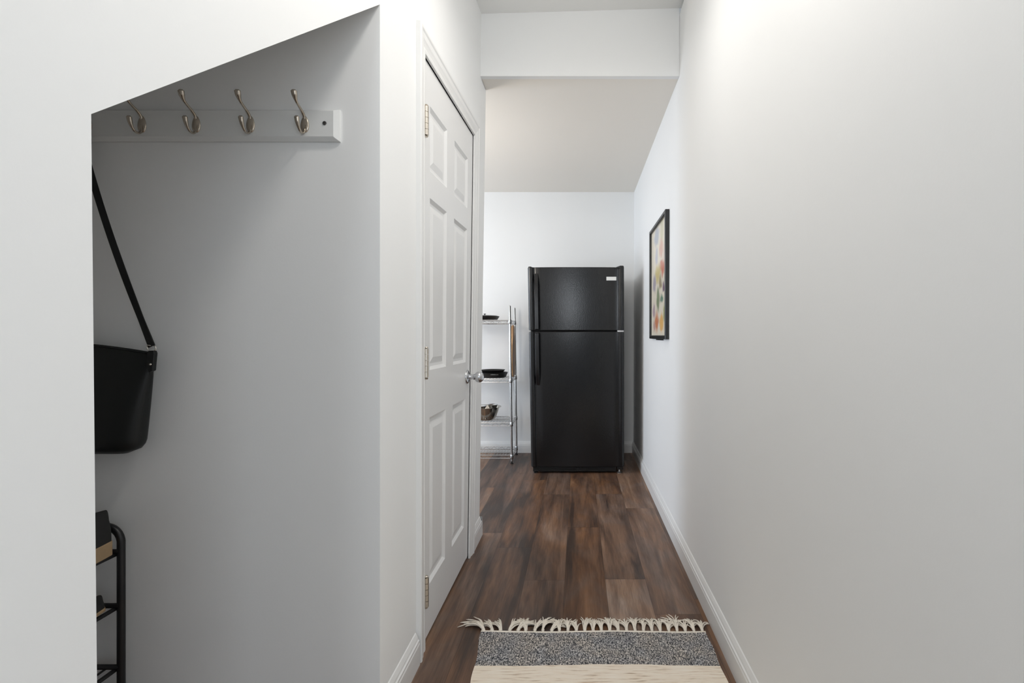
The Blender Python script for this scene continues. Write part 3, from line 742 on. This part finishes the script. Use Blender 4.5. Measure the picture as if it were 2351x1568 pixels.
# third shelf: steel bowl and utensils
z3 = at_shelf(.345); cx, cy = -.800, 4.345
bw = thing('mixing_bowl', (cx, cy, z3), 'stainless steel mixing bowl on the third wire shelf', 'bowl')
part(MB().lathe([(0, 0), (.060, 0), (.072, .004), (.088, .03), (.104, .075), (.113, .108), (.130, .112), (.130, .114), (.111, .110), (.101, .075), (.085, .031), (.068, .007), (0, .004)], (cx, cy, z3), 'z', 56), 'bowl_body', 'steel', bw, smooth='auto')
for i, (dx, dy, r_) in enumerate([(-.045, -.02, .05), (.055, .015, .042)]):
    lab = ['smaller steel bowl nested inside the mixing bowl, nearer its front', 'small steel strainer cup inside the mixing bowl, nearer the wall'][i]
    o = MB().lathe([(0, -.03), (r_*.5, -.028), (r_*.85, -.01), (r_, .01), (r_*1.06, .012), (r_*.97, .009), (r_*.8, -.008), (0, -.025)], (cx+dx, cy+dy, z3+.112+.006*i), 'z', 32).build(['nested_bowl', 'strainer_cup'][i], 'wire', smooth='auto')
    tag(o, lab, ['bowl', 'strainer'][i])
# wooden board hanging on the side of the unit
bx = sx1-.012
bd = thing('cutting_board', (bx, 4.37, .76), 'light wood cutting board standing on edge at the side of the second wire shelf', 'cutting board')
def board_outline():
    p = []
    for i in range(41):
        t = i/40; z = z2+.001+.452*t
        w_ = .052+.056*math.sin(PI*min(1, t*1.2))**.9
        if t < .05: w_ *= math.sqrt(1-(1-t/.05)**2)*.9+.1
        if t > .95: w_ *= math.sqrt(max(0, 1-((t-.95)/.05)**2))*.9+.1
        p.append((w_, z))
    return [(4.375-w_, z) for w_, z in p]+[(4.375+w_, z) for w_, z in p[::-1]]
part(MB().prism(board_outline(), 0, bx-.010, bx+.010), 'board', 'board', bd, bevel=.003)

# ------------------------------------------------------------------ framed print on the right wall
PX = XR+.0035*1.42
py0, py1, pz0, pz1 = 2.815, 3.445, 1.058, 1.790
pic = thing('framed_print', (PX, (py0+py1)/2, pz0), 'tall black-framed floral watercolour print on the right wall', 'picture')
fw = .022; b = MB()
v = []; f = []
for ins, dp in ((0, 0), (0, -.022), (.003, -.024), (fw-.003, -.024), (fw, -.020), (fw, -.006)):
    v += [(PX+dp, py0+ins, pz0+ins), (PX+dp, py1-ins, pz0+ins), (PX+dp, py1-ins, pz1-ins), (PX+dp, py0+ins, pz1-ins)]
for s_ in range(5):
    for k_ in range(4): f.append((s_*4+k_, s_*4+(k_+1) % 4, s_*4+4+(k_+1) % 4, s_*4+4+k_))
f.append((20, 21, 22, 23))
part(MB().add(v, f), 'frame', 'frame', pic)
sh = MB().box(PX-.011, PX-.008, py0+fw, py1-fw, pz0+fw, pz1-fw).build('print_sheet', 'art', loc=(PX-.01, py0+fw, pz0+fw))
sh.parent = pic; sh.location = Vector(sh.location)-pic.location
part(MB().box(PX-.006, PX, 2.98, 3.26, pz0-.008, pz0), 'bottom_shadow_tab', 'chrome', pic)  # solid grey tab standing in for the shadow under the frame

# ------------------------------------------------------------------ rug
def rug():
    y1, ym, y0 = 1.812, 1.630, .42
    def xl(y): return -.352+.020*(y1-y)/.26*min(1, 1)*(1 if y > 1.5 else 0)+(.024 if y <= 1.5 else 0)+.003*math.sin(y*31)
    def xr(y): return .462+.002*math.sin(y*37+1)
    def slab(ya, yb, th, nx=60):
        v = []; f = []; ny = max(2, int((yb-ya)/.02)); H = []
        for j in range(ny+1):
            y = ya+(yb-ya)*j/ny
            for i in range(nx+1):
                t = i/nx; x = xl(y)+(xr(y)-xl(y))*t
                dy = (.004*math.sin(x*9+.5) if abs(y-ym) < 1e-6 else 0)+(.003*math.sin(x*13) if abs(y-y1) < 1e-6 else 0)
                v.append((x, y+dy, th+.0006*math.sin(x*40+y*15)))
        o = len(v); v += [(p[0], p[1], .0006) for p in v]
        for j in range(ny):
            for i in range(nx):
                a_ = j*(nx+1)+i; f.append((a_, a_+1, a_+nx+2, a_+nx+1)); f.append((o+a_+nx+1, o+a_+nx+2, o+a_+1, o+a_))
        per = [i for i in range(nx)]+[(nx)+(nx+1)*j for j in range(ny)]+[(nx+1)*ny+nx-i for i in range(nx)]+[(nx+1)*(ny-j) for j in range(ny)]
        for q in range(len(per)):
            a_, c_ = per[q], per[(q+1) % len(per)]; f.append((a_, o+a_, o+c_, c_))
        return MB().add(v, f)
    root = thing('fringed_rug', (.05, 1.1, 0), 'grey and cream woven cotton runner rug with cream fringe on the hall floor', 'rug')
    part(slab(y0, ym, .0075), 'cream_band', 'rug_cream', root, smooth='auto')
    part(slab(ym, y1, .0068), 'grey_band', 'rug_grey', root, smooth='auto')
    # binding stitch line
    part(MB().tube([(xl(y1)+(xr(y1)-xl(y1))*i/40, y1+.002+.003*math.sin((xl(y1)+(xr(y1)-xl(y1))*i/40)*13), .0055) for i in range(41)], .0042, 8), 'edge_binding', 'ivory', root, smooth=True)
    nt_ = 27
    rnd = random.Random(21)
    for k_ in range(nt_):
        x = xl(y1)+.010+(xr(y1)-xl(y1)-.020)*k_/(nt_-1); b = MB()
        base = Vector((x, y1+.003, .006)); head = rnd.uniform(-.35, .35)
        if k_ == 0: head = -1.25
        elif k_ < 3: head = -.75+rnd.uniform(-.2, .2)
        elif k_ in (4, 8): head = rnd.choice((-1, 1))*.95
        elif k_ < 8: head += .45*rnd.choice((-1, 1))
        L0 = rnd.uniform(.075, .092)*(1.25 if k_ in (0, 23) else 1)
        # the knot
        b.tube([base, base+Vector((math.sin(head)*.004, .008, .002)), base+Vector((math.sin(head)*.008, .014, .001))], [.003, .0058, .004], 8)
        for s_ in range(20):
            h = head+rnd.uniform(-.34, .34); ln = L0*rnd.uniform(.72, 1.08); bend = rnd.uniform(-.5, .5); lift = rnd.uniform(.0, .010)
            if k_ >= 22: bend *= 2.6
            p = base+Vector((rnd.uniform(-.004, .004), .007, .001)); pts = [p.copy()]; a_ = h*.4; nn = 8
            for i in range(nn):
                a_ += (h*.6+bend)/nn; p = p+Vector((math.sin(a_), math.cos(a_), 0))*ln/nn
                t = (i+1)/nn; p.z = .0024+(.005+lift)*math.sin(PI*min(1, t*1.05))**1.0*(1-.3*t)+.004*(1-t)
                p.x = min(p.x, .484); pts.append(p.copy())
            b.tube(pts, [.0019]*nn+[.0011], 5)
        part(b, 'tassel', 'ivory', root, smooth=True)
rug()
